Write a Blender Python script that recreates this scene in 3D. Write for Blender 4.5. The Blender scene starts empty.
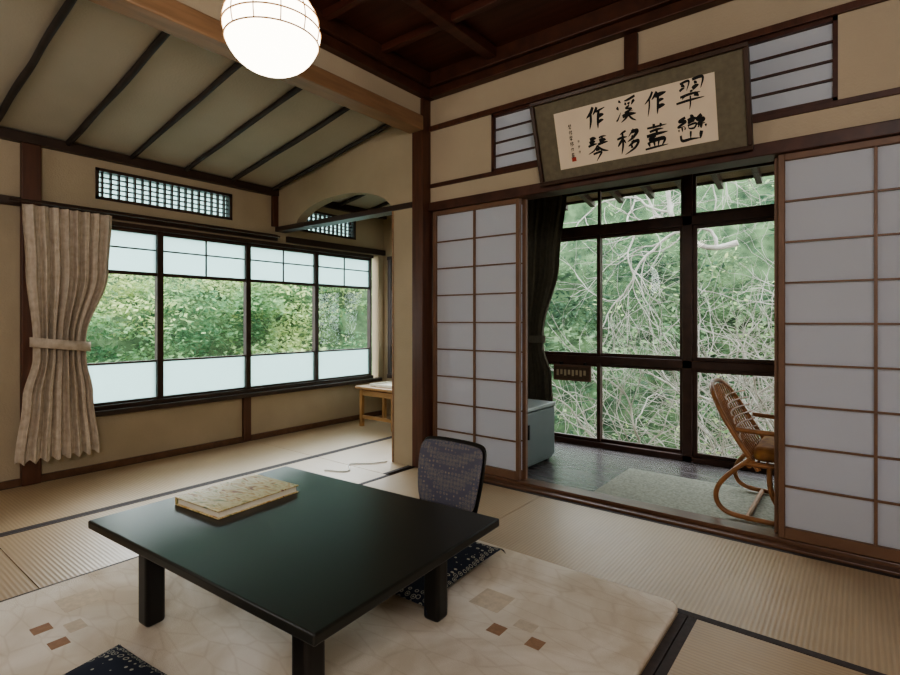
import bpy, math, random
import numpy as np
from mathutils import Vector
random.seed(7); np.random.seed(7)
S=bpy.context.scene
COL=S.collection
R=math.radians
def lin(c):
    o=[]
    for v in c[:3]:
        v=v/255.0
        o.append(v/12.92 if v<=.04045 else ((v+.055)/1.055)**2.4)
    return (o[0],o[1],o[2],1)
# ---------------------------------------------------------------- materials
def newmat(name):
    m=bpy.data.materials.new(name); m.use_nodes=True
    nt=m.node_tree
    return m,nt,nt.nodes,nt.links,nt.nodes['Principled BSDF']
def mat(name,col,rough=.6,var=0.0,scale=5,bump=0,bscale=60,metal=0,spec=.5,stretch=(1,1,1),col2=None,coat=0,detail=4):
    m,nt,N,L,b=newmat(name)
    b.inputs['Roughness'].default_value=rough
    b.inputs['Metallic'].default_value=metal
    b.inputs['Specular IOR Level'].default_value=spec
    b.inputs['Coat Weight'].default_value=coat
    c=lin(col); b.inputs['Base Color'].default_value=c
    if var>0 or col2 or bump>0:
        tc=N.new('ShaderNodeTexCoord'); mp=N.new('ShaderNodeMapping'); mp.inputs['Scale'].default_value=stretch
        L.new(tc.outputs['Object'],mp.inputs['Vector'])
    if var>0 or col2:
        n=N.new('ShaderNodeTexNoise'); n.inputs['Scale'].default_value=scale; n.inputs['Detail'].default_value=detail
        L.new(mp.outputs[0],n.inputs['Vector'])
        r=N.new('ShaderNodeValToRGB')
        r.color_ramp.elements[0].position=.3; r.color_ramp.elements[1].position=.7
        if col2: a=c; d=lin(col2)
        else:
            a=tuple(v*(1-var) for v in c[:3])+(1,); d=tuple(min(1,v*(1+var)) for v in c[:3])+(1,)
        r.color_ramp.elements[0].color=a; r.color_ramp.elements[1].color=d
        L.new(n.outputs['Fac'],r.inputs[0]); L.new(r.outputs[0],b.inputs['Base Color'])
    if bump>0:
        n2=N.new('ShaderNodeTexNoise'); n2.inputs['Scale'].default_value=bscale; n2.inputs['Detail'].default_value=3
        L.new(mp.outputs[0],n2.inputs['Vector'])
        bp=N.new('ShaderNodeBump'); bp.inputs['Strength'].default_value=bump; bp.inputs['Distance'].default_value=.01
        L.new(n2.outputs['Fac'],bp.inputs['Height']); L.new(bp.outputs[0],b.inputs['Normal'])
    return m
PLASTER=mat('plaster_tan',(176,161,137),.9,.06,3,.25,120,spec=.2)
PLASTER_B=mat('plaster_light',(186,171,148),.9,.05,3,.15,120,spec=.2)
CEILP=mat('ceiling_panel_tan',(178,170,153),.9,.06,2,.15,80,spec=.2)
WOOD_D=mat('wood_dark_red',(76,46,34),.42,.3,4,stretch=(3,3,3))
WOOD_DV=mat('wood_post',(88,56,42),.4,.25,6,stretch=(6,6,.6))
WOOD_V=mat('veranda_window_wood',(68,46,37),.4,.25,6,stretch=(2,2,2))
WOOD_W=mat('window_wood_dark',(62,46,38),.4,.25,5)
WOOD_S=mat('shoji_lattice_wood',(120,90,70),.5,.15,6)
WOOD_SILL=mat('sill_wood',(104,76,58),.35,.2,5,stretch=(.6,6,6))
WOOD_BEAM=mat('beam_wood',(146,114,86),.45,.18,5,stretch=(6,.7,6))
WOOD_CEIL=mat('ceiling_wood',(78,44,34),.38,.35,3,stretch=(.5,8,8))
LOG=mat('rafter_log',(54,46,41),.6,.4,8)
WOOD_L=mat('wood_light',(190,154,104),.5,.12,5)
WOOD_T=mat('side_table_wood',(164,126,84),.45,.15,6)
FLOORW=mat('veranda_floor_wood',(88,82,82),.25,.25,3,stretch=(.6,9,9))
LACQ=mat('lacquer_black',(31,32,29),.33,.2,2,spec=.5)
LACQ2=mat('lacquer_black_side',(24,21,19),.35)
CURT_D=mat('curtain_olive',(96,91,78),.95,.12,30,.2,200,spec=.1)
PAGE=mat('paper_pages',(232,226,210),.8,.05,10)
GREYM=mat('cabinet_grey',(92,102,98),.45,.06,4)
GREYT=mat('cabinet_grey_top',(140,148,142),.4)
DARKM=mat('dark_metal',(35,35,34),.4,metal=.6)
INK=mat('ink',(18,16,16),.7)
PAPERC=mat('calligraphy_paper',(228,210,186),.85,.05,4)
MOUNT=mat('silk_mount_olive',(112,104,86),.8,.12,40)
FRAME=mat('plaque_frame',(66,46,35),.35,.15,6)
RATTAN=mat('rattan',(150,104,66),.4,.25,14)
CUSH_R=mat('seat_pad',(158,118,62),.9,.3,18,col2=(110,62,40))
CORD=mat('cord_white',(225,222,212),.5)
HERI=mat('tatami_border',(66,57,54),.8,.2,50)
def tatami(name,axis,col):
    m,nt,N,L,b=newmat(name)
    b.inputs['Roughness'].default_value=.44; b.inputs['Specular IOR Level'].default_value=.6
    tc=N.new('ShaderNodeTexCoord')
    w=N.new('ShaderNodeTexWave'); w.wave_type='BANDS'; w.bands_direction=axis
    w.inputs['Scale'].default_value=20; w.inputs['Distortion'].default_value=.4; w.inputs['Detail'].default_value=1
    L.new(tc.outputs['Object'],w.inputs['Vector'])
    n=N.new('ShaderNodeTexNoise'); n.inputs['Scale'].default_value=2.2; n.inputs['Detail'].default_value=5
    L.new(tc.outputs['Object'],n.inputs['Vector'])
    mp=N.new('ShaderNodeMapping'); mp.inputs['Scale'].default_value=(400,6,1) if axis=='X' else (6,400,1)
    L.new(tc.outputs['Object'],mp.inputs['Vector'])
    n2=N.new('ShaderNodeTexNoise'); n2.inputs['Scale'].default_value=1; L.new(mp.outputs[0],n2.inputs['Vector'])
    r=N.new('ShaderNodeValToRGB'); c=lin(col)
    r.color_ramp.elements[0].position=.3; r.color_ramp.elements[1].position=.75
    r.color_ramp.elements[0].color=tuple(v*.82 for v in c[:3])+(1,); r.color_ramp.elements[1].color=tuple(min(1,v*1.12) for v in c[:3])+(1,)
    a=N.new('ShaderNodeMath'); a.operation='MULTIPLY_ADD'; a.inputs[1].default_value=.2
    L.new(w.outputs['Fac'],a.inputs[0])
    a2=N.new('ShaderNodeMath'); a2.operation='MULTIPLY_ADD'; a2.inputs[1].default_value=.4
    L.new(n2.outputs['Fac'],a2.inputs[0])
    a3=N.new('ShaderNodeMath'); a3.operation='MULTIPLY'; a3.inputs[1].default_value=.43
    L.new(n.outputs['Fac'],a3.inputs[0]); L.new(a3.outputs[0],a2.inputs[2]); L.new(a2.outputs[0],a.inputs[2])
    L.new(a.outputs[0],r.inputs[0]); L.new(r.outputs[0],b.inputs['Base Color'])
    bp=N.new('ShaderNodeBump'); bp.inputs['Strength'].default_value=.2; bp.inputs['Distance'].default_value=.003
    L.new(w.outputs['Fac'],bp.inputs['Height']); L.new(bp.outputs[0],b.inputs['Normal'])
    return m
TAT_X=tatami('tatami_weave_x','X',(178,156,126))
TAT_Y=tatami('tatami_weave_y','Y',(176,153,122))
def thin(name,col,trans,rough=1.0,clear=0.0):
    m=bpy.data.materials.new(name); m.use_nodes=True; nt=m.node_tree; N=nt.nodes; L=nt.links; N.clear()
    o=N.new('ShaderNodeOutputMaterial'); d=N.new('ShaderNodeBsdfDiffuse'); t=N.new('ShaderNodeBsdfTranslucent')
    d.inputs[0].default_value=lin(col); t.inputs[0].default_value=lin(col)
    mx=N.new('ShaderNodeMixShader'); mx.inputs[0].default_value=trans
    L.new(d.outputs[0],mx.inputs[1]); L.new(t.outputs[0],mx.inputs[2])
    out=mx
    if clear>0:
        tr=N.new('ShaderNodeBsdfTransparent'); m2=N.new('ShaderNodeMixShader'); m2.inputs[0].default_value=clear
        L.new(mx.outputs[0],m2.inputs[1]); L.new(tr.outputs[0],m2.inputs[2]); out=m2
    L.new(out.outputs[0],o.inputs[0]); return m
PAPER=thin('shoji_paper',(228,231,238),.45)
FROST=thin('frosted_glass',(208,230,228),.8,clear=.15)
def glass():
    m=bpy.data.materials.new('clear_glass'); m.use_nodes=True; nt=m.node_tree; N=nt.nodes; L=nt.links; N.clear()
    o=N.new('ShaderNodeOutputMaterial'); g=N.new('ShaderNodeBsdfGlossy'); g.inputs['Roughness'].default_value=.02
    t=N.new('ShaderNodeBsdfTransparent'); t.inputs[0].default_value=(.97,.985,.98,1)
    mx=N.new('ShaderNodeMixShader'); mx.inputs[0].default_value=.03
    L.new(t.outputs[0],mx.inputs[1]); L.new(g.outputs[0],mx.inputs[2]); L.new(mx.outputs[0],o.inputs[0]); return m
GLASS=glass()
def motif(name,base,fg,scale,ramp,rough=.85,fg2=None,rand=0.0):
    m,nt,N,L,b=newmat(name); b.inputs['Roughness'].default_value=rough; b.inputs['Specular IOR Level'].default_value=.25
    tc=N.new('ShaderNodeTexCoord'); v=N.new('ShaderNodeTexVoronoi'); v.inputs['Scale'].default_value=scale; v.inputs['Randomness'].default_value=rand
    L.new(tc.outputs['Object'],v.inputs['Vector'])
    r=N.new('ShaderNodeValToRGB'); r.color_ramp.interpolation='CONSTANT'
    els=r.color_ramp.elements
    els[0].position=0; els[0].color=lin(fg2 or fg)
    els[1].position=ramp[0]; els[1].color=lin(base)
    for p,c in zip(ramp[1:],[fg,base,fg,base]):
        e=els.new(p); e.color=lin(c)
    L.new(v.outputs['Distance'],r.inputs[0]); L.new(r.outputs[0],b.inputs['Base Color']); return m
ZAB=motif('zabuton_fabric',(34,38,54),(170,165,150),40,(.16,.3,.4),rand=.35)
ZAI=motif('zaisu_fabric',(98,98,112),(150,142,130),52,(.18,.36,.44),rand=.2)
CURT_L=mat('curtain_beige',(206,194,178),.95,0,26,.2,200,spec=.1,col2=(182,167,148))
# ---------------------------------------------------------------- geometry helpers
def link(o,parent=None,m=None):
    COL.objects.link(o)
    if parent: o.parent=parent
    if m:
        for k in (m if isinstance(m,(list,tuple)) else [m]): o.data.materials.append(k)
    return o
def empty(name,loc=(0,0,0),rot=(0,0,0)):
    e=bpy.data.objects.new(name,None); e.empty_display_size=.1; e.location=loc; e.rotation_euler=rot; COL.objects.link(e); return e
def mesh(name,vs,fs,m=None,parent=None,smooth=False,mi=None):
    me=bpy.data.meshes.new(name); me.from_pydata(vs,[],fs); me.update()
    if smooth: me.polygons.foreach_set('use_smooth',[True]*len(me.polygons))
    o=bpy.data.objects.new(name,me); link(o,parent,m)
    if mi: me.polygons.foreach_set('material_index',mi)
    return o
BF=[(0,3,2,1),(4,5,6,7),(0,1,5,4),(1,2,6,5),(2,3,7,6),(3,0,4,7)]
def boxes(name,bl,m,parent=None,bevel=0,seg=2):
    vs=[];fs=[];mi=[]
    for b in bl:
        x0,x1,y0,y1,z0,z1=b[:6]; k=len(vs)
        vs+=[(x0,y0,z0),(x1,y0,z0),(x1,y1,z0),(x0,y1,z0),(x0,y0,z1),(x1,y0,z1),(x1,y1,z1),(x0,y1,z1)]
        fs+=[tuple(i+k for i in f) for f in BF]; mi+=[b[6] if len(b)>6 else 0]*6
    o=mesh(name,vs,fs,m,parent,mi=mi)
    if bevel:
        md=o.modifiers.new('b','BEVEL'); md.width=bevel; md.segments=seg; md.limit_method='ANGLE'
    return o
def tube(name,lines,r,m,parent=None,smooth=True,cyc=False,res=3,radii=None):
    cu=bpy.data.curves.new(name,'CURVE'); cu.dimensions='3D'; cu.bevel_depth=r; cu.bevel_resolution=res; cu.use_fill_caps=True; cu.resolution_u=6
    for li,pts in enumerate(lines):
        if smooth:
            s=cu.splines.new('NURBS'); s.points.add(len(pts)-1); s.order_u=3; s.use_endpoint_u=not cyc; s.use_cyclic_u=cyc
        else:
            s=cu.splines.new('POLY'); s.points.add(len(pts)-1); s.use_cyclic_u=cyc
        for i,p in enumerate(pts):
            s.points[i].co=(p[0],p[1],p[2],1)
            if radii: s.points[i].radius=radii[li][i]
    o=bpy.data.objects.new(name,cu); link(o,parent,m); return o
def lathe(name,prof,m,parent=None,loc=(0,0,0),n=32):
    vs=[];fs=[]
    for r,z in prof:
        for i in range(n):
            a=2*math.pi*i/n; vs.append((loc[0]+r*math.cos(a),loc[1]+r*math.sin(a),loc[2]+z))
    for j in range(len(prof)-1):
        for i in range(n):
            fs.append((j*n+i,j*n+(i+1)%n,(j+1)*n+(i+1)%n,(j+1)*n+i))
    return mesh(name,vs,fs,m,parent,True)
# ---------------------------------------------------------------- dimensions
XW=-4.12; YF=2.83; XP=-2.43; YV=4.10; YB=-1.5; XR=1.3
WT=2.195
def slope(x): return WT+.175*(x-XW)
# ---------------------------------------------------------------- floor
boxes('floor',[(XW-.1,XR+.1,YB-.1,YF,-.2,-.03)],FLOORW)
boxes('floor_veranda',[(XP-.05,XR,2.94,YV,-.2,0)],FLOORW)
def mat_tatami(x0,x1,y0,y1,ax):
    g=.002
    x0+=g;x1-=g;y0+=g;y1-=g
    if ax=='Y': bl=[(x0+.028,x1-.028,y0,y1,-.03,0,0),(x0,x0+.028,y0,y1,-.03,.0012,1),(x1-.028,x1,y0,y1,-.03,.0012,1)]
    else: bl=[(x0,x1,y0+.028,y1-.028,-.03,0,0),(x0,x1,y0,y0+.028,-.03,.0012,1),(x0,x1,y1-.028,y1,-.03,.0012,1)]
    boxes('tatami_mat',bl,[TAT_Y if ax=='Y' else TAT_X,HERI])
for a,b in [(YB,.62),(.62,2.5),(2.5,YV)]:
    mat_tatami(XW,-3.24,a,b,'Y')
for a,b in [(YB,.62),(.62,2.5)]:
    mat_tatami(-3.24,-2.45,a,b,'Y')
mat_tatami(-3.24,-2.49,2.5,YV,'Y')
for a,b in [(-2.45,-1.47),(-1.47,.4),(.4,XR)]:
    mat_tatami(a,b,1.95,2.775,'X')
for a,b in [(-2.45,-1.46),(-1.46,-.47),(-.47,.42),(.42,XR)]:
    mat_tatami(a,b,.1,1.95,'Y'); mat_tatami(a,b,YB,.1,'Y')
boxes('sill_front',[(-2.38,.45,2.775,2.825,-.03,.012),(-2.38,.45,2.825,2.93,-.03,.03),(-2.38,XR,2.93,2.95,-.03,.02)],WOOD_SILL,bevel=.003)
# ---------------------------------------------------------------- window wall (left)
wy0,wy1=1.05,4.02
t0=XW-.1
boxes('wall_left',[(t0,XW,YB,YV+.1,-.03,.40),(t0,XW,YB,wy0,.40,1.86),(t0,XW,wy1,YV+.1,.40,1.86),(t0,XW,wy0,wy1,1.72,1.86),
 (t0,XW,YB,1.34,1.86,2.075),(t0,XW,2.33,3.0,1.86,2.075),(t0,XW,3.69,YV+.1,1.86,2.075),(t0,XW,YB,YV+.1,2.075,WT)],PLASTER)
boxes('trim_1',[(XW,XW+.05,YB,2.75,WT-.065,WT-.002),(XW,XW+.05,2.85,YV,WT-.065,WT-.002)],WOOD_W,bevel=.004)
boxes('trim_2',[(XW,XW+.03,YB,.93,1.735,1.79),(XW,XW+.03,1.03,2.75,1.735,1.79),(XW,XW+.03,2.85,YV,1.735,1.79)],WOOD_W,bevel=.004)
boxes('trim_3',[(XW,XW+.06,1.03,4.02,.375,.41)],WOOD_W,bevel=.004)
boxes('baseboard_left',[(XW,XW+.018,YB,.93,0.001,.045),(XW,XW+.018,1.03,2.42,0.001,.045),(XW,XW+.018,2.5,YV,.001,.045)],WOOD_SILL)
boxes('trim_window_post',[(XW,XW+.045,.93,1.03,0.001,WT-.065)],WOOD_DV,bevel=.004)
boxes('trim_below_window_post',[(XW,XW+.03,2.42,2.49,0.001,.375)],WOOD_DV,bevel=.004)
boxes('trim_corner_stud',[(XW,XW+.04,2.70,2.75,1.86,WT-.065)],WOOD_DV,bevel=.004)
def window_left(name,ya,yb,n):
    e=empty(name); fr=[]; x0,x1=XW-.07,XW-.01
    z0,z1=.41,1.72
    fr+=[(x0,x1+.03,ya,yb,z0-.01,z0+.03),(x0,x1+.03,ya,yb,z1-.03,z1)]
    p=(yb-ya)/n
    mun=[]
    fro=[];cl=[]
    for i in range(n+1):
        y=ya+i*p; w=.022
        a=max(ya,y-w); b=min(yb,y+w)
        fr.append((x0+.01,x1,a,b,z0,z1))
    for i in range(n):
        a=ya+i*p+.02; b=ya+(i+1)*p-.02
        fr+=[(x0+.02,x1-.01,a,b,1.358,1.382),(x0+.025,x1-.015,a,b,.717,.732),(x0+.02,x1-.01,a,b,.43,.455),(x0+.02,x1-.01,a,b,1.665,1.69)]
        m=(a+b)/2
        mun+=[(x0+.03,x1-.02,m-.005,m+.005,1.382,1.665),(x0+.03,x1-.02,a,b,1.545,1.555)]
        xm=(x0+x1)/2
        fro+=[(xm-.002,xm+.002,a,b,.455,.718),(xm-.002,xm+.002,a,b,1.381,1.666)]
        cl+=[(xm-.002,xm+.002,a,b,.731,1.359)]
    boxes('frame',fr,WOOD_W,e,bevel=.002,seg=1); boxes('muntins',mun,WOOD_W,e)
    boxes('frosted_panes',fro,FROST,e); boxes('clear_panes',cl,GLASS,e)
window_left('window_1',wy0,3.93,4)
def lattice(name,ya,yb):
    e=empty(name); x0,x1=XW-.06,XW-.02; bl=[(x0,XW+.008,ya,yb,1.86,1.88),(x0,XW+.008,ya,yb,2.055,2.075),(x0,XW+.008,ya,ya+.02,1.86,2.075),(x0,XW+.008,yb-.02,yb,1.86,2.075)]
    n=int((yb-ya)/.052)
    for i in range(1,n):
        y=ya+(yb-ya)*i/n; bl.append((x0+.012,x1,y-.005,y+.005,1.88,2.055))
    for k in range(1,5):
        z=1.88+.175*k/5; bl.append((x0+.018,x1-.006,ya,yb,z-.004,z+.004))
    boxes('lattice',bl,WOOD_W,e)
    boxes('pane',[(x0-.004,x0,ya,yb,1.86,2.075)],FROST,e)
lattice('window_lattice_2',1.34,2.33); lattice('window_lattice_3',3.0,3.69)
# ---------------------------------------------------------------- annex end wall with window
boxes('wall_annex_end',[(XW-.1,XP-.05,YV,YV+.1,-.03,.40),(XW-.1,XP-.05,YV,YV+.1,1.72,2.6),(XW-.1,-4.06,YV,YV+.1,.4,1.72),(-2.9,XP-.05,YV,YV+.1,.4,1.72)],PLASTER)
e=empty('window_4')
fr=[(-4.06,-2.9,YV-.01,YV+.06,.40,.44),(-4.06,-2.9,YV-.01,YV+.06,1.68,1.72)]
for x in (-4.06,-3.50,-2.94): fr.append((x,x+.045,YV,YV+.05,.44,1.68))
fr+=[(-4.06,-2.9,YV+.01,YV+.04,1.355,1.385),(-4.06,-2.9,YV+.01,YV+.04,.715,.735)]
boxes('frame',fr,WOOD_W,e,bevel=.002,seg=1)
boxes('frosted_panes',[(-4.05,-2.91,YV+.023,YV+.027,.44,.716),(-4.05,-2.91,YV+.023,YV+.027,1.384,1.68)],FROST,e)
boxes('clear_panes',[(-4.05,-2.91,YV+.023,YV+.027,.734,1.356)],GLASS,e)
boxes('wall_partition',[(XP-.05,XP,2.93,YV,0,2.6)],PLASTER)
# ---------------------------------------------------------------- arch wall
def arch(x):
    u=(x+3.26)/.56
    return 1.86+(.165*(1-u*u)**.6 if abs(u)<1 else 0)
vs=[];fs=[]
xs=list(np.linspace(XW,-2.48,72))
for i in range(len(xs)-1):
    a,b=xs[i],xs[i+1]; k=len(vs)
    vs+=[(a,2.75,arch(a)),(b,2.75,arch(b)),(b,2.84,arch(b)),(a,2.84,arch(a)),(a,2.75,slope(a)),(b,2.75,slope(b)),(b,2.84,slope(b)),(a,2.84,slope(a))]
    fs+=[tuple(j+k for j in f) for f in BF]
k=len(vs)
for b in [(-2.66,-2.48,2.75,2.84,0,1.82)]:
    x0,x1,y0,y1,z0,z1=b
    vs+=[(x0,y0,z0),(x1,y0,z0),(x1,y1,z0),(x0,y1,z0),(x0,y0,z1),(x1,y0,z1),(x1,y1,z1),(x0,y1,z1)]
    fs+=[tuple(j+k for j in f) for f in BF]
mesh('wall_arch',vs,fs,PLASTER)
boxes('trim_4',[(XW,-2.48,2.74,2.85,1.82,1.86)],WOOD_W,bevel=.003)
boxes('trim_6',[(-2.675,-2.66,2.745,2.845,0.001,1.82)],WOOD_BEAM)
# ---------------------------------------------------------------- posts, beam, walls of main room
boxes('trim_corner_post',[(-2.48,-2.38,2.745,2.93,0.001,2.57)],WOOD_DV,bevel=.006)
boxes('beam_main',[(-2.50,-2.37,YB,2.745,2.34,2.44)],WOOD_BEAM,bevel=.008)
boxes('wall_over_beam',[(-2.47,-2.40,YB,2.745,2.44,2.70)],PLASTER_B)
Y0,Y1=YF,YF+.1
boxes('wall_front',[(-2.38,.45,Y0,Y1,1.85,1.96),(-2.38,-1.87,Y0,Y1,1.96,2.36),(-1.10,-.83,Y0,Y1,1.96,2.36),(-.073,.45,Y0,Y1,1.96,2.36),
  (-2.38,XR,Y0,Y1,2.36,2.72),(.45,XR,Y0,Y1,-.03,2.36)],PLASTER_B)
boxes('trim_kamoi',[(-2.38,.45,2.805,2.94,1.79,1.85)],WOOD_D,bevel=.004)
boxes('trim_7',[(-2.38,-1.0,2.818,2.83,1.955,1.982),(-.93,XR,2.818,2.83,1.955,1.982)],WOOD_D,bevel=.002)
boxes('trim_8',[(-2.38,-1.0,2.81,2.83,2.352,2.385),(-.93,XR,2.81,2.83,2.352,2.385)],WOOD_DV,bevel=.002)
boxes('trim_short_post',[(-1.0,-.93,2.805,2.84,1.85,2.56)],WOOD_D,bevel=.003)
def transom(name,xa,xb):
    e=empty(name); bl=[(xa,xb,2.832,2.862,1.982,2.0),(xa,xb,2.832,2.862,2.335,2.353),(xa,xa+.018,2.832,2.862,1.982,2.353),(xb-.018,xb,2.832,2.862,1.982,2.353)]
    for k in range(1,4):
        z=2.0+.335*k/4; bl.append((xa,xb,2.838,2.856,z-.0035,z+.0035))
    boxes('frame',bl,WOOD_D,e); boxes('paper',[(xa,xb,2.857,2.859,1.985,2.35)],PAPER,e)
transom('transom_window',-1.87,-1.10); transom('transom_window',-.83,-.073)
# shoji
def shoji(xa,xb,y):
    e=empty('shoji_screen'); t=.028; z0,z1=.031,1.79
    w=.026
    bl=[(xa,xa+w,y,y+t,z0,z1),(xb-w,xb,y,y+t,z0,z1),(xa+w,xb-w,y,y+t,z0,z0+.05),(xa+w,xb-w,y,y+t,z1-.03,z1)]
    boxes('frame',bl,WOOD_S,e,bevel=.002,seg=1)
    m=(xa+xb)/2; k=[(m-.006,m+.006,y+.006,y+.02,z0+.05,z1-.03)]
    h=(z1-.03-z0-.05)/9
    for i in range(1,9):
        z=z0+.05+h*i; k.append((xa+w,xb-w,y+.008,y+.02,z-.004,z+.004))
    boxes('lattice',k,WOOD_S,e)
    boxes('paper',[(xa+w-.004,xb-w+.004,y+.0205,y+.0225,z0+.045,z1-.025)],PAPER,e)
shoji(-2.365,-1.665,2.835); shoji(-2.33,-1.645,2.88)
shoji(-.295,.405,2.835); shoji(-.315,.37,2.88)
# other walls
boxes('wall_right',[(XR,XR+.1,YB,YV+.1,-.03,2.75)],PLASTER)
boxes('wall_back',[(XW-.1,XR+.1,YB-.1,YB,-.03,2.75)],PLASTER)
# ---------------------------------------------------------------- ceilings
vs=[(XW-.1,YB,slope(XW-.1)),(-2.47,YB,slope(-2.47)),(-2.47,YV+.1,slope(-2.47)),(XW-.1,YV+.1,slope(XW-.1))]
vs+= [(x,y,z+.04) for x,y,z in vs]
mesh('ceiling_sloped',vs,[tuple(f) for f in BF],CEILP)
lines=[];rad=[]
for k in range(-5,9):
    y=.79+.382*k
    if y<YB+.1 or y>4.05 or abs(y-2.795)<.06: continue
    pts=[];rr=[]
    for j in range(9):
        x=XW+.03+(1.60)*j/8
        pts.append((x,y+random.uniform(-.005,.005),slope(x)-.020)); rr.append(random.uniform(.85,1.1))
    lines.append(pts); rad.append(rr)
tube('ceiling_rafter_logs',lines,.018,LOG,radii=rad)
boxes('ceiling',[(-2.47,XR+.1,YB,2.93,2.72,2.8)],WOOD_CEIL)
boxes('trim_cornice',[(-2.40,-2.34,YB,YF,2.565,2.625),(-2.40,-2.31,YB,YF,2.625,2.72),(-2.34,XR,2.77,YF,2.565,2.625),(-2.31,XR,2.74,YF,2.625,2.72)],WOOD_D,bevel=.006)
bt=[]
y=2.30
while y>YB:
    bt.append((-2.31,XR,y-.02,y+.02,2.675,2.72)); y-=.45
boxes('ceiling_battens',bt,WOOD_CEIL,bevel=.003)
boxes('ceiling_beams',[(-1.84,-1.77,YB,2.74,2.66,2.72),(-.25,-.18,YB,2.74,2.66,2.72)],WOOD_CEIL,bevel=.003)
boxes('ceiling_veranda',[(XP-.05,XR+.1,2.93,YV+.1,2.5,2.56)],CEILP)
# ---------------------------------------------------------------- veranda windows
e=empty('window_5'); fr=[]
ya,yb=YV,YV+.07
XL=-2.38
fr+=[(XL,XR,ya-.02,yb,-.02,.04),(XL,XR,ya-.02,yb,.675,.735),(XL,XR,ya-.02,yb,1.72,1.79),(XL,XR,ya-.02,yb,2.09,2.14)]
posts=[-2.35,-.99,.37]
for x in posts: fr.append((x-.035,x+.035,ya-.02,yb+.01,-.02,2.14))
boxes('frame',fr,WOOD_V,e,bevel=.004,seg=1)
sash=[];gl=[]
for i,(a,b) in enumerate([(-2.315,-1.025),(-.955,.335)]):
    m=(a+b)/2
    for (p,q,dy) in ((a,m+.014,.0),(m-.014,b,.03)):
        for z0,z1 in ((.04,.675),(.735,1.72),(1.79,2.09)):
            y0=ya+dy; y1=y0+.026; w=.028 if z1<2 else .02
            sash+=[(p,p+w,y0,y1,z0,z1),(q-w,q,y0,y1,z0,z1),(p+w,q-w,y0,y1,z0,z0+w*.9),(p+w,q-w,y0,y1,z1-w*.9,z1)]
            gl.append((p+w,q-w,y0+.012,y0+.016,z0+w*.9,z1-w*.9))
boxes('sashes',sash,WOOD_V,e,bevel=.002,seg=1); boxes('glass',gl,GLASS,e)
boxes('wall_veranda',[(XP-.05,XR+.1,YV,YV+.1,2.14,2.5),(.43,XR,YV-.0,YV+.08,-.03,2.14)],PLASTER)
boxes('wall_base_veranda',[(XW-.1,XR+.1,YV,YV+.08,-1.2,-.03)],PLASTER)
# eave outside
e=empty('roof_eave')
vs=[(-4.4,4.2,2.46),(1.6,4.2,2.46),(1.6,5.15,2.27),(-4.4,5.15,2.27)]
vs+=[(x,y,z+.05) for x,y,z in vs]
mesh('boards',vs,BF,mat('eave_board',(120,104,84),.8,.2,6),e)
vs=[];fs=[]
x=-4.3
while x<1.5:
    k=len(vs); a=[(x,4.2,2.40),(x+.045,4.2,2.40),(x+.045,5.2,2.20),(x,5.2,2.20)]; a+=[(p,q,r+.06) for p,q,r in a]; vs+=a; fs+=[tuple(j+k for j in f) for f in BF]; x+=.3
mesh('rafters',vs,fs,WOOD_W,e)
boxes('fascia',[(-4.4,1.6,5.14,5.17,2.25,2.31)],WOOD_W,e)
# ---------------------------------------------------------------- table
RZ=.024
tb=empty('low_table',(-1.492,1.068,0),(0,0,R(3.2)))
boxes('top',[(-.56,.56,-.40,.40,.334,.362)],LACQ,tb,bevel=.006,seg=3)
boxes('apron',[(-.46,.46,-.315,-.29,.29,.334),(-.46,.46,.29,.315,.29,.334),(-.46,-.435,-.29,.29,.29,.334),(.435,.46,-.29,.29,.29,.334)],LACQ2,tb,bevel=.003)
for i,(x,y) in enumerate([(-.38,-.28),(.40,-.28),(-.40,.28),(.38,.28)]):
    boxes('leg_%d'%(i+1),[(x-.032,x+.032,y-.032,y+.032,RZ+.001,.334)],LACQ2,tb,bevel=.014,seg=4)
# guest book
bk=empty('guest_information_binder',(-1.83,1.065,.3625),(0,0,R(4.5)))
def cover():
    m,nt,N,L,b=newmat('binder_cover'); b.inputs['Roughness'].default_value=.35
    tc=N.new('ShaderNodeTexCoord')
    mp=N.new('ShaderNodeMapping'); mp.inputs['Rotation'].default_value=(0,0,.7); mp.inputs['Scale'].default_value=(1,2.2,1); L.new(tc.outputs['Object'],mp.inputs[0])
    n=N.new('ShaderNodeTexNoise'); n.inputs['Scale'].default_value=9; n.inputs['Distortion'].default_value=2.5; n.inputs['Detail'].default_value=3; L.new(mp.outputs[0],n.inputs['Vector'])
    r=N.new('ShaderNodeValToRGB'); r.color_ramp.interpolation='EASE'
    r.color_ramp.elements[0].color=lin((150,84,52)); r.color_ramp.elements[0].position=.33
    r.color_ramp.elements[1].color=lin((128,136,92)); r.color_ramp.elements[1].position=.70
    for p,c in ((.40,(206,168,104)),(.50,(222,206,164)),(.60,(200,176,118))):
        e2=r.color_ramp.elements.new(p); e2.color=lin(c)
    L.new(n.outputs['Fac'],r.inputs[0]); L.new(r.outputs[0],b.inputs['Base Color']); return m
CV=cover()
boxes('cover_bottom',[(-.13,.13,-.170,.170,0,.004)],CV,bk,bevel=.001)
boxes('cover_top',[(-.13,.13,-.170,.170,.024,.028)],CV,bk,bevel=.001)
boxes('spine',[(-.134,-.13,-.170,.170,0,.028)],CV,bk)
boxes('pages',[(-.125,.124,-.163,.163,.0041,.0239)],PAGE,bk)
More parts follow.
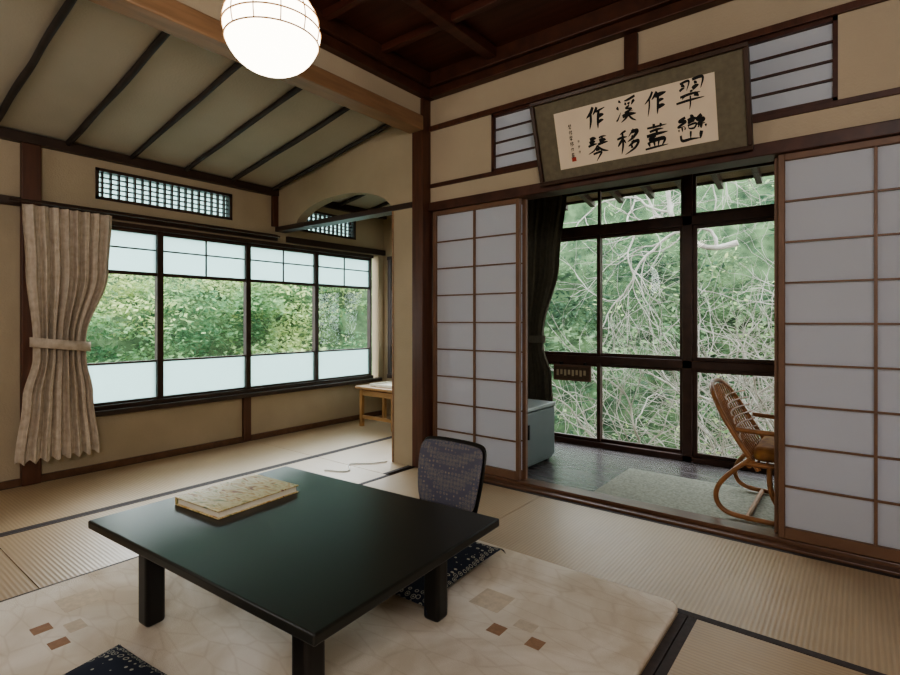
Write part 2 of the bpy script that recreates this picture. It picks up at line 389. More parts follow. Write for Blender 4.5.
# ---------------------------------------------------------------- rug
def rugmat():
    m,nt,N,L,b=newmat('rug_cream'); b.inputs['Roughness'].default_value=.95; b.inputs['Specular IOR Level'].default_value=.1
    tc=N.new('ShaderNodeTexCoord')
    n=N.new('ShaderNodeTexNoise'); n.inputs['Scale'].default_value=3.0; n.inputs['Detail'].default_value=5; n.inputs['Distortion'].default_value=.6; L.new(tc.outputs['Object'],n.inputs['Vector'])
    mp=N.new('ShaderNodeMapping'); mp.inputs['Rotation'].default_value=(0,0,.5); mp.inputs['Scale'].default_value=(1,3,1); L.new(tc.outputs['Object'],mp.inputs[0])
    v=N.new('ShaderNodeTexVoronoi'); v.feature='DISTANCE_TO_EDGE'; v.inputs['Scale'].default_value=5; L.new(mp.outputs[0],v.inputs['Vector'])
    r=N.new('ShaderNodeValToRGB'); r.color_ramp.elements[0].color=lin((204,190,170)); r.color_ramp.elements[1].color=lin((230,221,208)); r.color_ramp.elements[0].position=.38;r.color_ramp.elements[1].position=.6
    L.new(n.outputs['Fac'],r.inputs[0])
    r2=N.new('ShaderNodeValToRGB'); r2.color_ramp.elements[0].color=(.92,.90,.88,1); r2.color_ramp.elements[1].color=(1,1,1,1); r2.color_ramp.elements[1].position=.05
    L.new(v.outputs['Distance'],r2.inputs[0])
    mx=N.new('ShaderNodeMix'); mx.data_type='RGBA'; mx.blend_type='MULTIPLY'; mx.inputs[0].default_value=1
    L.new(r.outputs[0],mx.inputs[6]); L.new(r2.outputs[0],mx.inputs[7]); L.new(mx.outputs[2],b.inputs['Base Color'])
    n2=N.new('ShaderNodeTexNoise'); n2.inputs['Scale'].default_value=350; L.new(tc.outputs['Object'],n2.inputs['Vector'])
    bp=N.new('ShaderNodeBump'); bp.inputs['Strength'].default_value=.4; bp.inputs['Distance'].default_value=.004
    L.new(n2.outputs['Fac'],bp.inputs['Height']); L.new(bp.outputs[0],b.inputs['Normal'])
    return m
rg=empty('area_rug')
def rrect(x0,x1,y0,y1,r,n=6):
    o=[]
    for cx,cy,a0 in ((x1-r,y1-r,0),(x0+r,y1-r,90),(x0+r,y0+r,180),(x1-r,y0+r,270)):
        for i in range(n+1):
            a=R(a0+90*i/n); o.append((cx+r*math.cos(a),cy+r*math.sin(a)))
    return o
o=rrect(-2.42,-.50,-.42,1.98,.05); n=len(o)
vs=[(x,y,.0015) for x,y in o]+[(x,y,RZ) for x,y in o]
fs=[tuple(range(n-1,-1,-1)),tuple(range(n,2*n))]+[(i,(i+1)%n,n+(i+1)%n,n+i) for i in range(n)]
ro=mesh('pile',vs,fs,rugmat(),rg); md=ro.modifiers.new('b','BEVEL'); md.width=.009; md.segments=4; md.limit_method='ANGLE'; md.angle_limit=R(40)
SQ1=mat('rug_brown',(156,122,96),.95,.1,60); SQ2=mat('rug_taupe',(202,187,166),.95,.1,60)
sq=[]
for (cx,cy) in [(-.93,1.44),(-2.10,.53),(-.93,.2),(-1.5,-.2)]:
    sq+=[(cx-.026,cx+.026,cy-.026,cy+.026,RZ-.001,RZ+.0005,0),(cx+.11,cx+.16,cy-.015,cy+.035,RZ-.001,RZ+.0005,0),(cx-.17,cx-.05,cy+.08,cy+.2,RZ-.001,RZ+.0005,1),(cx+.03,cx+.10,cy+.05,cy+.10,RZ-.001,RZ+.0005,1)]
boxes('inlay_squares',sq,[SQ1,SQ2],rg)
# ---------------------------------------------------------------- zabuton
def zabuton(cx,cy,w,d,z,rot=0):
    e=empty('zabuton_cushion',(cx,cy,z),(0,0,R(rot)))
    n=20; vs=[];fs=[]
    def h(u,v): return (max(0,(1-abs(u)**5))*max(0,(1-abs(v)**5)))**.5
    for s in (1,-1):
        for j in range(n+1):
            for i in range(n+1):
                u=2*i/n-1; v=2*j/n-1
                x=u*w/2*(1-.035*(1-v*v)); y=v*d/2*(1-.035*(1-u*u))
                zz=.022+s*.024*h(u,v) - (0.006*math.exp(-(u*u+v*v)*18) if s>0 else 0)
                vs.append((x,y,max(0,zz)))
    m=(n+1)**2
    for s in (0,1):
        for j in range(n):
            for i in range(n):
                a=s*m+j*(n+1)+i; q=(a,a+1,a+n+2,a+n+1)
                fs.append(q if s==0 else q[::-1])
    mesh('body',vs,fs,ZAB,e,True)
    tas=[]
    for sx in (-1,1):
        for sy in (-1,1):
            for k in range(3): tas.append([(sx*w/2*.99,sy*d/2*.99,.022),(sx*(w/2+.006),sy*(d/2+.005+.003*k),.012),(sx*(w/2+.010+.002*k),sy*(d/2+.010-.002*k),.004)])
    tube('corner_tassels',tas,.0018,ZAB,e)
zabuton(-1.465,1.585,.60,.54,RZ+.022,4)
zabuton(-1.455,.41,.56,.54,RZ+.001,8)
# ---------------------------------------------------------------- zaisu
za=empty('zaisu_floor_chair',(-1.50,.02,RZ-.011),(0,0,0))
prof=[(1.40,.020),(1.55,.020),(1.72,.021),(1.82,.024),(1.868,.045),(1.888,.09),(1.897,.15),(1.91,.24),(1.93,.35),(1.958,.460)]
wid=[.19,.19,.185,.17,.15,.145,.17,.185,.195,.190]
vs=[];fs=[];nn=9
for (y,z),w in zip(prof,wid):
    for i in range(nn):
        u=2*i/(nn-1)-1
        vs.append((u*w,y-(.02*u*u if z>.1 else 0),z+(-.012*u**6 if z>.4 else 0)))
for j in range(len(prof)-1):
    for i in range(nn-1):
        a=j*nn+i; fs.append((a,a+1,a+nn+1,a+nn))
s=mesh('shell',vs,fs,LACQ2,za,True)
md=s.modifiers.new('s','SOLIDIFY'); md.thickness=.014; md.offset=0
md=s.modifiers.new('ss','SUBSURF'); md.levels=2; md.render_levels=2
pz=[(.155,.898,.158),(.24,.906,.175),(.35,.926,.187),(.448,.951,.184)]
vs=[];fs=[]
for z,y,w in pz:
    for i in range(nn):
        u=2*i/(nn-1)-1
        vs.append((u*w,1+y-.02*u*u-.014,z-(.008*u**6 if z>.4 else 0)))
for j in range(len(pz)-1):
    for i in range(nn-1):
        a=j*nn+i; fs.append((a,a+1,a+nn+1,a+nn))
s=mesh('back_pad',vs,fs,ZAI,za,True)
md=s.modifiers.new('s','SOLIDIFY'); md.thickness=.02; md.offset=0
md=s.modifiers.new('ss','SUBSURF'); md.levels=2; md.render_levels=2
# ---------------------------------------------------------------- curtains
def curtain(name,mp,rows,nf,m,amp,parent,nz=60,nu=200,seed=0):
    rnd=random.Random(seed); ph=[rnd.uniform(0,6.28) for _ in range(4)]
    vs=[];fs=[]
    zs=[r[0] for r in rows]
    for j in range(nz+1):
        z=zs[0]+(zs[-1]-zs[0])*j/nz
        for k in range(len(rows)-1):
            if rows[k][0]>=z>=rows[k+1][0]-1e-9: break
        f=(rows[k][0]-z)/(rows[k][0]-rows[k+1][0]); f=f*f*(3-2*f)
        a=rows[k][1]*(1-f)+rows[k+1][1]*f; b=rows[k][2]*(1-f)+rows[k+1][2]*f; am=rows[k][3]*(1-f)+rows[k+1][3]*f
        for i in range(nu+1):
            u=i/nu
            uu=u+.02*math.sin(5*u+ph[0]+z*1.2)
            d=am*amp*(math.sin(uu*nf*6.283+ph[1])+.35*math.sin(uu*nf*2.3*6.283+ph[2]+z))
            vs.append(mp(a+(b-a)*u,d,z+ (.012*math.sin(u*nf*6.28) if j==nz else 0)))
    for j in range(nz):
        for i in range(nu):
            q=j*(nu+1)+i; fs.append((q,q+1,q+nu+2,q+nu+1))
    return mesh(name,vs,fs,m,parent,True)
cl=empty('curtain')
mpL=lambda a,d,z:(XW+.13+d,a,z)
curtain('drape',mpL,[(1.735,.91,1.40,.7),(1.35,.93,1.38,.9),(.90,.97,1.25,1.1),(.80,.97,1.25,1.1),(.55,.92,1.29,1.0),(.16,.88,1.33,.8)],8,CURT_L,.022,cl,seed=3)
vs=[];fs=[];n=32
for k,zz in enumerate((.905,.845)):
    for i in range(n):
        a=2*math.pi*i/n
        vs.append((XW+.13+.062*math.sin(a),1.11+.162*math.cos(a),zz-.02*math.cos(a)))
for i in range(n): fs.append((i,(i+1)%n,n+(i+1)%n,n+i))
tb2=mesh('tieback',vs,fs,CURT_L,cl,True); md=tb2.modifiers.new('s','SOLIDIFY'); md.thickness=.006
tube('curtain_rail',[[(XW+.13,.85,1.755),(XW+.13,2.70,1.755)]],.009,WOOD_W,smooth=False)
cr=empty('curtain')
mpR=lambda a,d,z:(a,3.93+d,z)
curtain('drape',mpR,[(2.1,-2.36,-1.86,.9),(1.5,-2.36,-1.93,1.1),(.92,-2.30,-2.08,1.1),(.82,-2.30,-2.08,1.1),(.55,-2.34,-2.0,1.2),(.2,-2.35,-1.97,1.2)],8,CURT_D,.025,cr,seed=5)
vs=[];fs=[]
for k,zz in enumerate((.90,.84)):
    for i in range(n):
        a=2*math.pi*i/n
        vs.append((-2.19+.13*math.cos(a),3.93+.06*math.sin(a),zz))
for i in range(n): fs.append((i,(i+1)%n,n+(i+1)%n,n+i))
mesh('tieback',vs,fs,CURT_D,cr,True)
tube('curtain_rail',[[(-2.37,3.93,2.12),(1.25,3.93,2.12)]],.009,DARKM,smooth=False)
# ---------------------------------------------------------------- plaque
pl=empty('calligraphy_plaque',(-.9355,2.80,1.825),(R(107.5),0,0))
W=1.097; H=.467
fw=.022
boxes('frame',[(-W/2,W/2,0,fw,-.004,.03),(-W/2,W/2,H-fw,H,-.004,.03),(-W/2,-W/2+fw,fw,H-fw,-.004,.03),(W/2-fw,W/2,fw,H-fw,-.004,.03)],FRAME,pl,bevel=.004)
boxes('mount',[(-W/2+fw,W/2-fw,fw,H-fw,-.002,.010)],MOUNT,pl)
boxes('paper',[(-.415,.405,.072,.378,.010,.0115)],PAPERC,pl)
CH={
'sui':[[(.1,.93),(.42,.96),(.38,.62)],[(.15,.84),(.28,.78)],[(.1,.66),(.3,.74)],[(.55,.95),(.9,.97),(.84,.6)],[(.6,.85),(.72,.8)],[(.56,.66),(.76,.74)],[(.5,.6),(.53,.54)],[(.15,.48),(.85,.53)],[(.35,.48),(.2,.36)],[(.62,.48),(.82,.36)],[(.02,.25),(.5,.31),(.98,.3)],[(.5,.45),(.52,.2),(.5,-.02)]],
'ran':[[(.42,.98),(.58,.92)],[(.35,.84),(.65,.85)],[(.38,.74),(.62,.75)],[(.38,.64),(.62,.66),(.6,.52),(.4,.52),(.38,.64)],[(.25,.98),(.08,.84),(.28,.8),(.05,.62),(.3,.62)],[(.18,.6),(.18,.44)],[(.06,.55),(.1,.46)],[(.28,.56),(.3,.48)],[(.8,.98),(.68,.84),(.9,.8),(.7,.62),(.96,.63)],[(.83,.6),(.83,.44)],[(.72,.55),(.74,.46)],[(.95,.56),(.97,.47)],[(.5,.42),(.52,.1)],[(.16,.32),(.2,.06),(.5,.1),(.84,.08)],[(.86,.34),(.84,.02)]],
'saku':[[(.36,.98),(.24,.76),(.04,.55)],[(.24,.72),(.26,.4),(.22,.02)],[(.56,.95),(.5,.8),(.36,.64)],[(.48,.75),(.7,.78),(.97,.84)],[(.64,.75),(.62,.4),(.6,.02)],[(.62,.52),(.9,.57)],[(.62,.28),(.92,.34)]],
'gai':[[(.08,.86),(.5,.9),(.92,.9)],[(.35,1.0),(.36,.8)],[(.66,1.0),(.62,.8)],[(.2,.7),(.8,.74)],[(.5,.82),(.5,.56)],[(.06,.54),(.5,.58),(.95,.58)],[(.45,.55),(.22,.4),(.7,.42)],[(.18,.32),(.25,.08)],[(.2,.32),(.82,.35),(.74,.08)],[(.4,.32),(.42,.08)],[(.6,.32),(.58,.08)],[(.02,.03),(.5,.07),(1.0,.05)]],
'kei':[[(.1,.92),(.22,.82)],[(.02,.68),(.16,.58)],[(.04,.12),(.14,.2),(.26,.44)],[(.88,.98),(.6,.88),(.38,.86)],[(.42,.78),(.48,.68)],[(.6,.8),(.64,.7)],[(.88,.82),(.75,.68)],[(.65,.66),(.46,.55),(.74,.5),(.42,.38),(.84,.42)],[(.32,.26),(.6,.3),(.98,.3)],[(.65,.4),(.52,.2),(.26,.0)],[(.62,.26),(.78,.1),(1.0,.0)]],
'i':[[(.36,.98),(.25,.9),(.1,.86)],[(.02,.7),(.46,.74)],[(.25,.88),(.26,.4),(.23,.02)],[(.25,.65),(.15,.5),(.02,.38)],[(.27,.6),(.42,.46)],[(.72,1.0),(.62,.85),(.48,.72)],[(.62,.86),(.9,.88),(.75,.65),(.46,.48)],[(.62,.72),(.7,.64)],[(.76,.5),(.66,.38),(.5,.3)],[(.68,.42),(.97,.44),(.8,.2),(.4,-.02)],[(.62,.28),(.75,.2)]],
'kin':[[(.1,.93),(.42,.95)],[(.12,.79),(.4,.81)],[(.03,.62),(.45,.67)],[(.26,.93),(.26,.64)],[(.55,.94),(.9,.97)],[(.58,.8),(.86,.82)],[(.52,.65),(.96,.68)],[(.72,.94),(.72,.66)],[(.5,.62),(.35,.42),(.04,.28)],[(.5,.6),(.7,.4),(1.0,.28)],[(.42,.42),(.58,.4)],[(.3,.27),(.7,.3),(.56,.12),(.42,-.05)]],
}
def cr_spline(p,k=8):
    if len(p)==2: p=[p[0],((p[0][0]+p[1][0])/2,(p[0][1]+p[1][1])/2+.003),p[1]]
    q=[p[0]]+p+[p[-1]]; out=[]
    for i in range(1,len(q)-2):
        for j in range(k):
            t=j/k
            f=lambda a,b,c,d:.5*((2*b)+(-a+c)*t+(2*a-5*b+4*c-d)*t*t+(-a+3*b-3*c+d)*t**3)
            out.append((f(*[q[i+m][0] for m in (-1,0,1,2)]),f(*[q[i+m][1] for m in (-1,0,1,2)])))
    out.append(p[-1]); return out
vs=[];fs=[]
def stroke(pts,w,z=.0125):
    P=cr_spline(pts); n=len(P); k=len(vs)
    for i,(x,y) in enumerate(P):
        a=P[max(0,i-1)]; b=P[min(n-1,i+1)]; dx,dy=b[0]-a[0],b[1]-a[1]; l=math.hypot(dx,dy) or 1
        t=i/(n-1); ww=w*(.7+.5*math.sin(t*3.1)-.6*t*t+ .3*(1-t)**4)
        nx,ny=-dy/l*ww*.75,dx/l*ww
        vs.append((x+nx,y+ny,z)); vs.append((x-nx,y-ny,z))
    for i in range(n-1):
        a=k+2*i; fs.append((a,a+1,a+3,a+2))
def char(key,cx,cy,w,h,br,sh=.12):
    for st in CH[key]:
        stroke([(cx+(px-.5+sh*(py-.5))*w+random.uniform(-.003,.003)*w/.12,cy+(py-.5)*h+random.uniform(-.003,.003)*h/.12) for px,py in st],br*random.uniform(.65,1.45))
lx=lambda X:X+.9355
ly=lambda z:(z-1.825)/.954
for X,a,b in [(-.645,'sui','ran'),(-.81,'saku','gai'),(-.955,'kei','i'),(-1.12,'saku','kin')]:
    big=1.15 if a=='sui' else 1
    char(a,lx(X)+.006,ly(2.118),.11*big,.118*big,.0064); char(b,lx(X),ly(1.968),.118*big,.118,.0064)
for i in range(6):
    yy=ly(2.10)-i*.030
    kk=random.choice(['saku','i','kei','kin','gai']); char(kk,lx(-1.265),yy,.02,.024,.0012)
for i in range(3):
    char(random.choice(['saku','kei']),lx(-1.225),ly(2.02)-i*.028,.014,.018,.0009)
mesh('brush_characters',vs,fs,INK,pl)
boxes('red_seal',[(lx(-1.275),lx(-1.25),ly(1.925),ly(1.925)+.022,.0115,.0122)],mat('seal_red',(170,60,45),.7),pl)
# ---------------------------------------------------------------- pendant lamp
LP=(-1.67,1.10,2.075)
pd=empty('pendant_lamp')
def emis(name,col,st):
    m=bpy.data.materials.new(name); m.use_nodes=True; nt=m.node_tree; N=nt.nodes; L=nt.links; N.clear()
    o=N.new('ShaderNodeOutputMaterial'); e=N.new('ShaderNodeEmission'); e.inputs[0].default_value=lin(col); e.inputs[1].default_value=st
    L.new(e.outputs[0],o.inputs[0]); return m
GR,GZ=.168,.152
pr=[]
for i in range(25):
    a=math.pi*i/24-math.pi/2; pr.append((max(.001,GR*math.cos(a)**.92 if math.cos(a)>1e-6 else .001),GZ*math.sin(a)))
lathe('globe',pr,emis('lamp_glow',(255,240,218),6),pd,LP,48)
RIB=mat('lamp_rib',(176,140,100),.6)
def gr(z): 
    s=max(-1,min(1,z/GZ)); return GR*math.cos(math.asin(s))**.92+.002
rl=[]
for z in (-.045,.0,.045,.09): rl.append([(LP[0]+gr(z)*math.cos(2*math.pi*i/40),LP[1]+gr(z)*math.sin(2*math.pi*i/40),LP[2]+z) for i in range(40)])
tube('rings',rl,.0030,RIB,pd,cyc=True)
rl=[]
for k in range(12):
    a=2*math.pi*k/12+.1; rl.append([(LP[0]+gr(z)*math.cos(a),LP[1]+gr(z)*math.sin(a),LP[2]+z) for z in np.linspace(-.045,.147,10)])
tube('ribs',rl,.0022,RIB,pd)
lathe('band',[(gr(.112)+.001,.112),(gr(.112)+.006,.115),(gr(.128)+.006,.130),(gr(.132)+.001,.133)],WOOD_D,pd,LP,48)
lathe('cap',[(.001,.19),(.05,.188),(.06,.175),(.06,.15),(.05,.142),(.001,.142)],DARKM,pd,LP)
tube('cord',[[(LP[0],LP[1],LP[2]+.18),(LP[0],LP[1],2.70)]],.004,DARKM,pd,smooth=False)
lathe('ceiling_rose',[(.001,.0),(.05,.0),(.055,.02),(.055,.045),(.001,.045)],WOOD_L,pd,(LP[0],LP[1],2.675))
# ---------------------------------------------------------------- veranda furniture
fg=empty('storage_cabinet')
boxes('body',[(-2.2,-1.785,3.08,3.52,.02,.405)],GREYM,fg,bevel=.008,seg=3)
boxes('door',[(-1.785,-1.765,3.085,3.515,.05,.395)],GREYM,fg,bevel=.006,seg=3)
boxes('top',[(-2.205,-1.76,3.075,3.525,.405,.43)],GREYT,fg,bevel=.006,seg=3)
boxes('handle',[(-1.765,-1.752,3.11,3.13,.22,.32)],DARKM,fg,bevel=.003)
boxes('feet',[(x,x+.03,y,y+.03,0.001,.02) for x in (-2.18,-1.83) for y in (3.1,3.47)],DARKM,fg)
sg=empty('notice_board')
boxes('board',[(-2.03,-1.70,4.02,4.035,.53,.66)],WOOD_SILL,sg,bevel=.003)
boxes('label',[(-2.015,-1.715,4.018,4.02,.545,.645)],mat('label_dark',(84,66,50),.6,.3,60),sg)
boxes('lettering',[(-2.0+i*.034,-1.98+i*.034,4.0165,4.018,.57+.01*(i%2),.62) for i in range(8)],mat('lettering_tan',(176,160,130),.8),sg)
boxes('hangers',[(-1.98,-1.97,4.035,4.079,.655,.68),(-1.77,-1.76,4.035,4.079,.655,.68)],DARKM,sg)
CARP=mat('carpet_grey',(176,176,162),.95,0,70,.3,200,spec=.1,col2=(138,142,130))
boxes('veranda_carpet',[(-1.25,.7,2.96,3.62,.001,.009)],CARP,bevel=.003)
# rattan chair
rc=empty('rattan_armchair'); YN,YFR=3.03,3.57
ls=[]
for y in (YN,YFR):
    ls.append([(-.43,y,.33),(-.50,y,.27),(-.58,y,.18),(-.60,y,.10),(-.56,y,.035),(-.45,y,.023),(-.2,y,.023),(.02,y,.023),(.12,y,.05),(.15,y,.18),(.14,y,.34),(.06,y,.46),(-.12,y,.485),(-.34,y,.46),(-.50,y,.47)])
    ls.append([(-.46,y,.30),(-.30,y,.30),(-.05,y,.32),(.13,y,.33)])
    ls.append([(-.35,y,.30),(-.36,y,.18),(-.28,y,.06),(-.24,y,.03)])
    ls.append([(-.02,y,.32),(-.02,y,.18),(-.10,y,.06),(-.14,y,.03)])
ls.append([(-.40,YN+.01,.27),(-.53,YN,.47),(-.60,YN+.03,.60),(-.645,YN+.13,.675),(-.655,3.30,.69),(-.645,YFR-.13,.675),(-.60,YFR-.03,.60),(-.53,YFR,.47),(-.40,YFR-.01,.27)])
ls.append([(.12,YN,.33),(.14,3.30,.33),(.12,YFR,.33)]); ls.append([(-.44,YN,.29),(-.46,3.30,.29),(-.44,YFR,.29)])
ls.append([(-.45,YN,.023),(-.45,YFR,.023)]); ls.append([(.02,YN,.023),(.02,YFR,.023)])
tube('frame',ls,.0125,RATTAN,rc)
ls=[]
for k in range(1,14):
    y=YN+(YFR-YN)*k/14; c=1-((y-3.3)/.27)**4
    zt=.56+.125*max(0,c)**.7
    b=.04*(1-((y-3.3)/.27)**2)
    ls.append([(-.43-b*.3,y,.29),(-.53-b,y,.46),(-.585-b*.7-.03*(zt-.56)/.12,y,zt-.02)])
for k in range(8):
    z=.33+.04*k; xx=-.44-.33*(z-.30)
    ls.append([(xx-.0,YN+.01,z),(xx-.03,3.15,z),(xx-.045,3.3,z),(xx-.03,3.45,z),(xx,YFR-.01,z)])
tube('back_weave',ls,.0045,RATTAN,rc,res=2)
ls=[[(-.45+.04*k,YN,.30),(-.45+.04*k,YFR,.30)] for k in range(15)]
tube('seat_weave',ls,.006,RATTAN,rc,smooth=False,res=2)
boxes('seat_cushion',[(-.43,.10,3.06,3.54,.31,.385)],CUSH_R,rc,bevel=.03,seg=4)
# annex side table
st=empty('side_table')
boxes('top',[(-3.86,-3.34,3.45,3.85,.365,.39)],WOOD_T,st,bevel=.004)
boxes('legs',[(x,x+.035,y,y+.035,0.001,.365) for x in (-3.83,-3.405) for y in (3.48,3.785)],WOOD_T,st,bevel=.003)
boxes('rails',[(-3.80,-3.40,3.487,3.507,.30,.35),(-3.80,-3.40,3.793,3.813,.30,.35),(-3.823,-3.803,3.51,3.79,.30,.35),(-3.397,-3.377,3.51,3.79,.30,.35),(-3.80,-3.40,3.487,3.507,.08,.11)],WOOD_T,st)
tr=empty('serving_tray')
boxes('base',[(-3.74,-3.44,3.53,3.76,.391,.399)],PAGE,tr,bevel=.002); boxes('rim',[(-3.74,-3.44,3.53,3.54,.399,.415),(-3.74,-3.44,3.75,3.76,.399,.415),(-3.74,-3.73,3.54,3.75,.399,.415),(-3.45,-3.44,3.54,3.75,.399,.415)],PAGE,tr)
tube('power_cord',[[(-2.70,2.72,.006),(-2.74,2.62,.006),(-2.80,2.56,.006),(-2.88,2.50,.006),(-2.78,2.44,.006),(-2.72,2.38,.006),(-2.80,2.33,.006),(-2.88,2.30,.006)]],.004,CORD)
# ---------------------------------------------------------------- exterior
def leafmat(name,c1,c2,c3,k=1.9):
    m=bpy.data.materials.new(name); m.use_nodes=True; nt=m.node_tree; N=nt.nodes; L=nt.links; N.clear()
    o=N.new('ShaderNodeOutputMaterial'); d=N.new('ShaderNodeBsdfDiffuse'); t=N.new('ShaderNodeBsdfTranslucent'); mx=N.new('ShaderNodeMixShader'); mx.inputs[0].default_value=.4
    g=N.new('ShaderNodeNewGeometry'); n=N.new('ShaderNodeTexNoise'); n.inputs['Scale'].default_value=.6; n.inputs['Detail'].default_value=3
    L.new(g.outputs['Position'],n.inputs['Vector'])
    a=N.new('ShaderNodeMath'); a.operation='MULTIPLY_ADD'; a.inputs[1].default_value=.25; L.new(g.outputs['Random Per Island'],a.inputs[0])
    s=N.new('ShaderNodeMath'); s.operation='MULTIPLY_ADD'; s.inputs[1].default_value=k; s.inputs[2].default_value=.38-k*.5; L.new(n.outputs['Fac'],s.inputs[0]); L.new(s.outputs[0],a.inputs[2])
    r=N.new('ShaderNodeValToRGB'); r.color_ramp.elements[0].color=lin(c1); r.color_ramp.elements[1].color=lin(c3); r.color_ramp.elements[0].position=.15; r.color_ramp.elements[1].position=.85
    x=r.color_ramp.elements.new(.5); x.color=lin(c2)
    L.new(a.outputs[0],r.inputs[0]); L.new(r.outputs[0],d.inputs[0]); L.new(r.outputs[0],t.inputs[0])
    L.new(d.outputs[0],mx.inputs[1]); L.new(t.outputs[0],mx.inputs[2]); L.new(mx.outputs[0],o.inputs[0]); return m
LEAF=leafmat('leaves',(92,128,96),(142,172,126),(198,210,152),2.6)
LEAF2=leafmat('leaves_dark',(62,84,70),(96,122,94),(146,166,128),2.4)
wh=empty('wooded_hillside')
def foliage(name,clusters,per,size,m,par=None):
    Vs=[]
    for (cx,cy,cz,rx,rz) in clusters:
        n=int(per*rx*rx)
        d=np.random.normal(size=(n,3)); d/=np.linalg.norm(d,axis=1)[:,None]
        d*= (np.random.rand(n,1)**.4)
        c=np.array([cx,cy,cz])+d*np.array([rx,rx,rz])
        c[:,2]-= .25*rx*(d[:,0]**2+d[:,1]**2)
        nrm=np.random.normal(size=(n,3))*.5+np.array([0,0,1]); nrm/=np.linalg.norm(nrm,axis=1)[:,None]
        t=np.cross(nrm,np.random.normal(size=(n,3))); t/=np.linalg.norm(t,axis=1)[:,None]
        b=np.cross(nrm,t); s=size*np.random.uniform(.6,1.3,(n,1))
        Vs.append(np.stack([c-t*s,c-b*s*.5,c+t*s,c+b*s*.5],1))
    V=np.concatenate(Vs).reshape(-1,3); nf=len(V)//4
    me=bpy.data.meshes.new(name); me.vertices.add(len(V)); me.vertices.foreach_set('co',V.ravel())
    me.loops.add(nf*4); me.loops.foreach_set('vertex_index',np.arange(nf*4)); me.polygons.add(nf)
    me.polygons.foreach_set('loop_start',np.arange(nf)*4); me.polygons.foreach_set('loop_total',np.full(nf,4)); me.update(); me.validate()
    o=bpy.data.objects.new(name,me); link(o,par or wh,m)
cl=[]
for i in range(360):
    x=random.uniform(-14,-8.6); y=random.uniform(-1,14); base=-1.7+(-8.6-x)*.8
    cl.append((x,y,base+random.uniform(-.6,1.5),random.uniform(.6,1.3),random.uniform(.14,.32)))
foliage('maple_foliage',cl,190,.062,LEAF)
cl=[]
for i in range(200):
    y=random.uniform(9.8,13.5); x=random.uniform(-10,4); base=-1.8+(y-9.5)*1.1
    cl.append((x,y,base+random.uniform(-.8,1.6),random.uniform(.6,1.2),random.uniform(.3,.6)))
foliage('hillside_foliage',cl,130,.075,LEAF2)
path=[(-17,-6),(-16.5,4),(-15,10),(-10,14.5),(0,15.5),(8,14.5)]
vs=[];fs=[];nz=12; seg=[]
for i in range(len(path)-1):
    for k in range(8):
        f=k/8; seg.append((path[i][0]*(1-f)+path[i+1][0]*f,path[i][1]*(1-f)+path[i+1][1]*f))
for (x,y) in seg:
    for j in range(nz):
        f=j/(nz-1); q=.72+.4*f
        vs.append((x*q+random.uniform(-.3,.3),y*q+random.uniform(-.3,.3),-3+9.5*f))
for i in range(len(seg)-1):
    for j in range(nz-1):
        a=i*nz+j; fs.append((a,a+nz,a+nz+1,a+1))
mesh('slope',vs,fs,mat('hillside_green',(44,60,46),.95,0,2.5,1,6,spec=.05,col2=(104,126,92),detail=10),wh,smooth=True)
mesh('ground',[(-18,-10,-3.6),(10,-10,-3.6),(10,17,-3.6),(-18,17,-3.6)],[(0,1,2,3)],mat('ground_earth',(84,88,62),.95,.3,2))
BARK=mat('bark_pale',(196,190,182),.8,0,4,col2=(128,120,110))
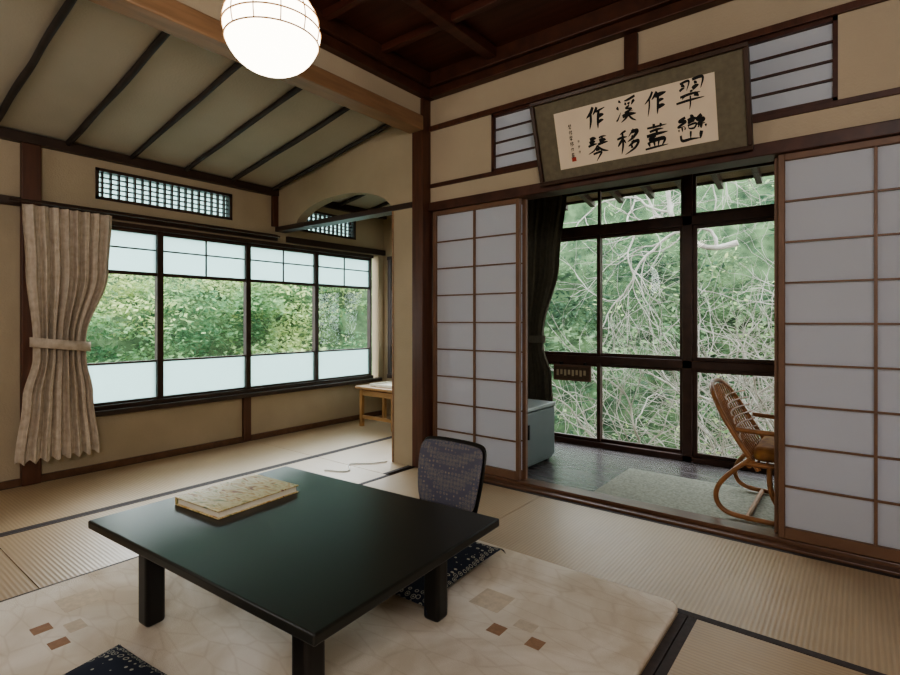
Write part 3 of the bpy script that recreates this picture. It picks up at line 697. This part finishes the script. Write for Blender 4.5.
def baretree(name,trunks,seed,leafn):
    rnd=random.Random(seed); L_=[];RR=[];tips=[]
    def grow(p,d,l,r,depth):
        n=max(5,int(l/.12)); pts=[p.copy()]; rr=[r]; curl=Vector((rnd.uniform(-.16,.16),0,rnd.uniform(-.18,.18)))
        for i in range(n):
            d=(d+curl+Vector((rnd.uniform(-.42,.42),rnd.uniform(-.15,.15),rnd.uniform(-.42,.42))))
            if p.y<5.9: d.y=abs(d.y)
            if p.y>8.3: d.y=-abs(d.y)
            d.normalize()
            p=p+d*(l/n); rad=r*(1-.6*(i+1)/n); pts.append(p.copy()); rr.append(rad)
            if depth<3 and rnd.random()<(.5 if depth>0 else .7) and i>0:
                nd=(d+Vector((rnd.uniform(-1.2,1.2),rnd.uniform(-.3,.3),rnd.uniform(-.9,.9)))).normalized()
                grow(p.copy(),nd,min(2.2,l*rnd.uniform(.45,.75)),rad*.62,depth+1)
        if depth>=2 and rnd.random()<leafn: tips.append((p.x,p.y,p.z,rnd.uniform(.15,.3),.12))
        L_.append(pts); RR.append([q/.04 for q in rr])
    for (p,d,l,r) in trunks: grow(Vector(p),Vector(d).normalized(),l,r,0)
    t=tube(name,[[tuple(q) for q in s] for s in L_],.04,BARK,radii=RR,smooth=False,res=1)
    if tips: foliage('leaf_sprays',tips,200,.035,LEAF,par=t)
baretree('bare_tree',[((-.7,6.8,-3.59),(-.1,0,1),5.2,.075),((-1.2,7.4,2.0),(-.9,.1,-.25),2.6,.04)],4,.06)
baretree('bare_tree',[((1.9,7.2,-3.5),(-.55,0,.9),5.2,.07),((-3.2,7.6,-3.59),(.2,0,1),5.0,.06),((1.4,6.8,2.6),(-1,0,-.25),3.4,.045),((1.8,7.0,.4),(-1,0,.15),3.8,.045)],11,.06)
# ---------------------------------------------------------------- lights
w=bpy.data.worlds.new('World'); S.world=w; w.use_nodes=True
bg=w.node_tree.nodes['Background']; bg.inputs[0].default_value=(.90,.95,1,1); bg.inputs[1].default_value=4.0
def light(name,kind,loc,direc,energy,col=(1,1,1),**kw):
    l=bpy.data.lights.new(name,kind); l.energy=energy; l.color=col
    for k,v in kw.items(): setattr(l,k,v)
    o=bpy.data.objects.new(name,l); COL.objects.link(o); o.location=loc
    o.rotation_euler=Vector(direc).to_track_quat('-Z','Y').to_euler(); return o
light('overcast_sun','SUN',(-8,8,12),(.74,-.50,-.45),7.5,(.93,.96,1),angle=R(50))
light('added_fill_light','POINT',(.55,-.75,1.95),(0,0,-1),84,(.97,.97,1),shadow_soft_size=.35)  # fill added behind the camera to brighten the main room, no fixture there
light('added_fill_light','POINT',(-3.0,-1.0,1.7),(0,0,-1),15,(.97,.97,1),shadow_soft_size=.3)  # weaker fill added out of view on the lean-to side, no real lamp
S.view_settings.exposure=.42
try: S.view_settings.look='AgX - Medium High Contrast'
except Exception: pass
# ---------------------------------------------------------------- camera
cam=bpy.data.cameras.new('Camera'); cam.lens=21.0; cam.sensor_width=36; cam.shift_y=-17.5/900; cam.clip_start=.05
co=bpy.data.objects.new('Camera',cam); COL.objects.link(co); co.location=(0,0,1.03); co.rotation_euler=(R(90),0,R(37.94)); S.camera=co
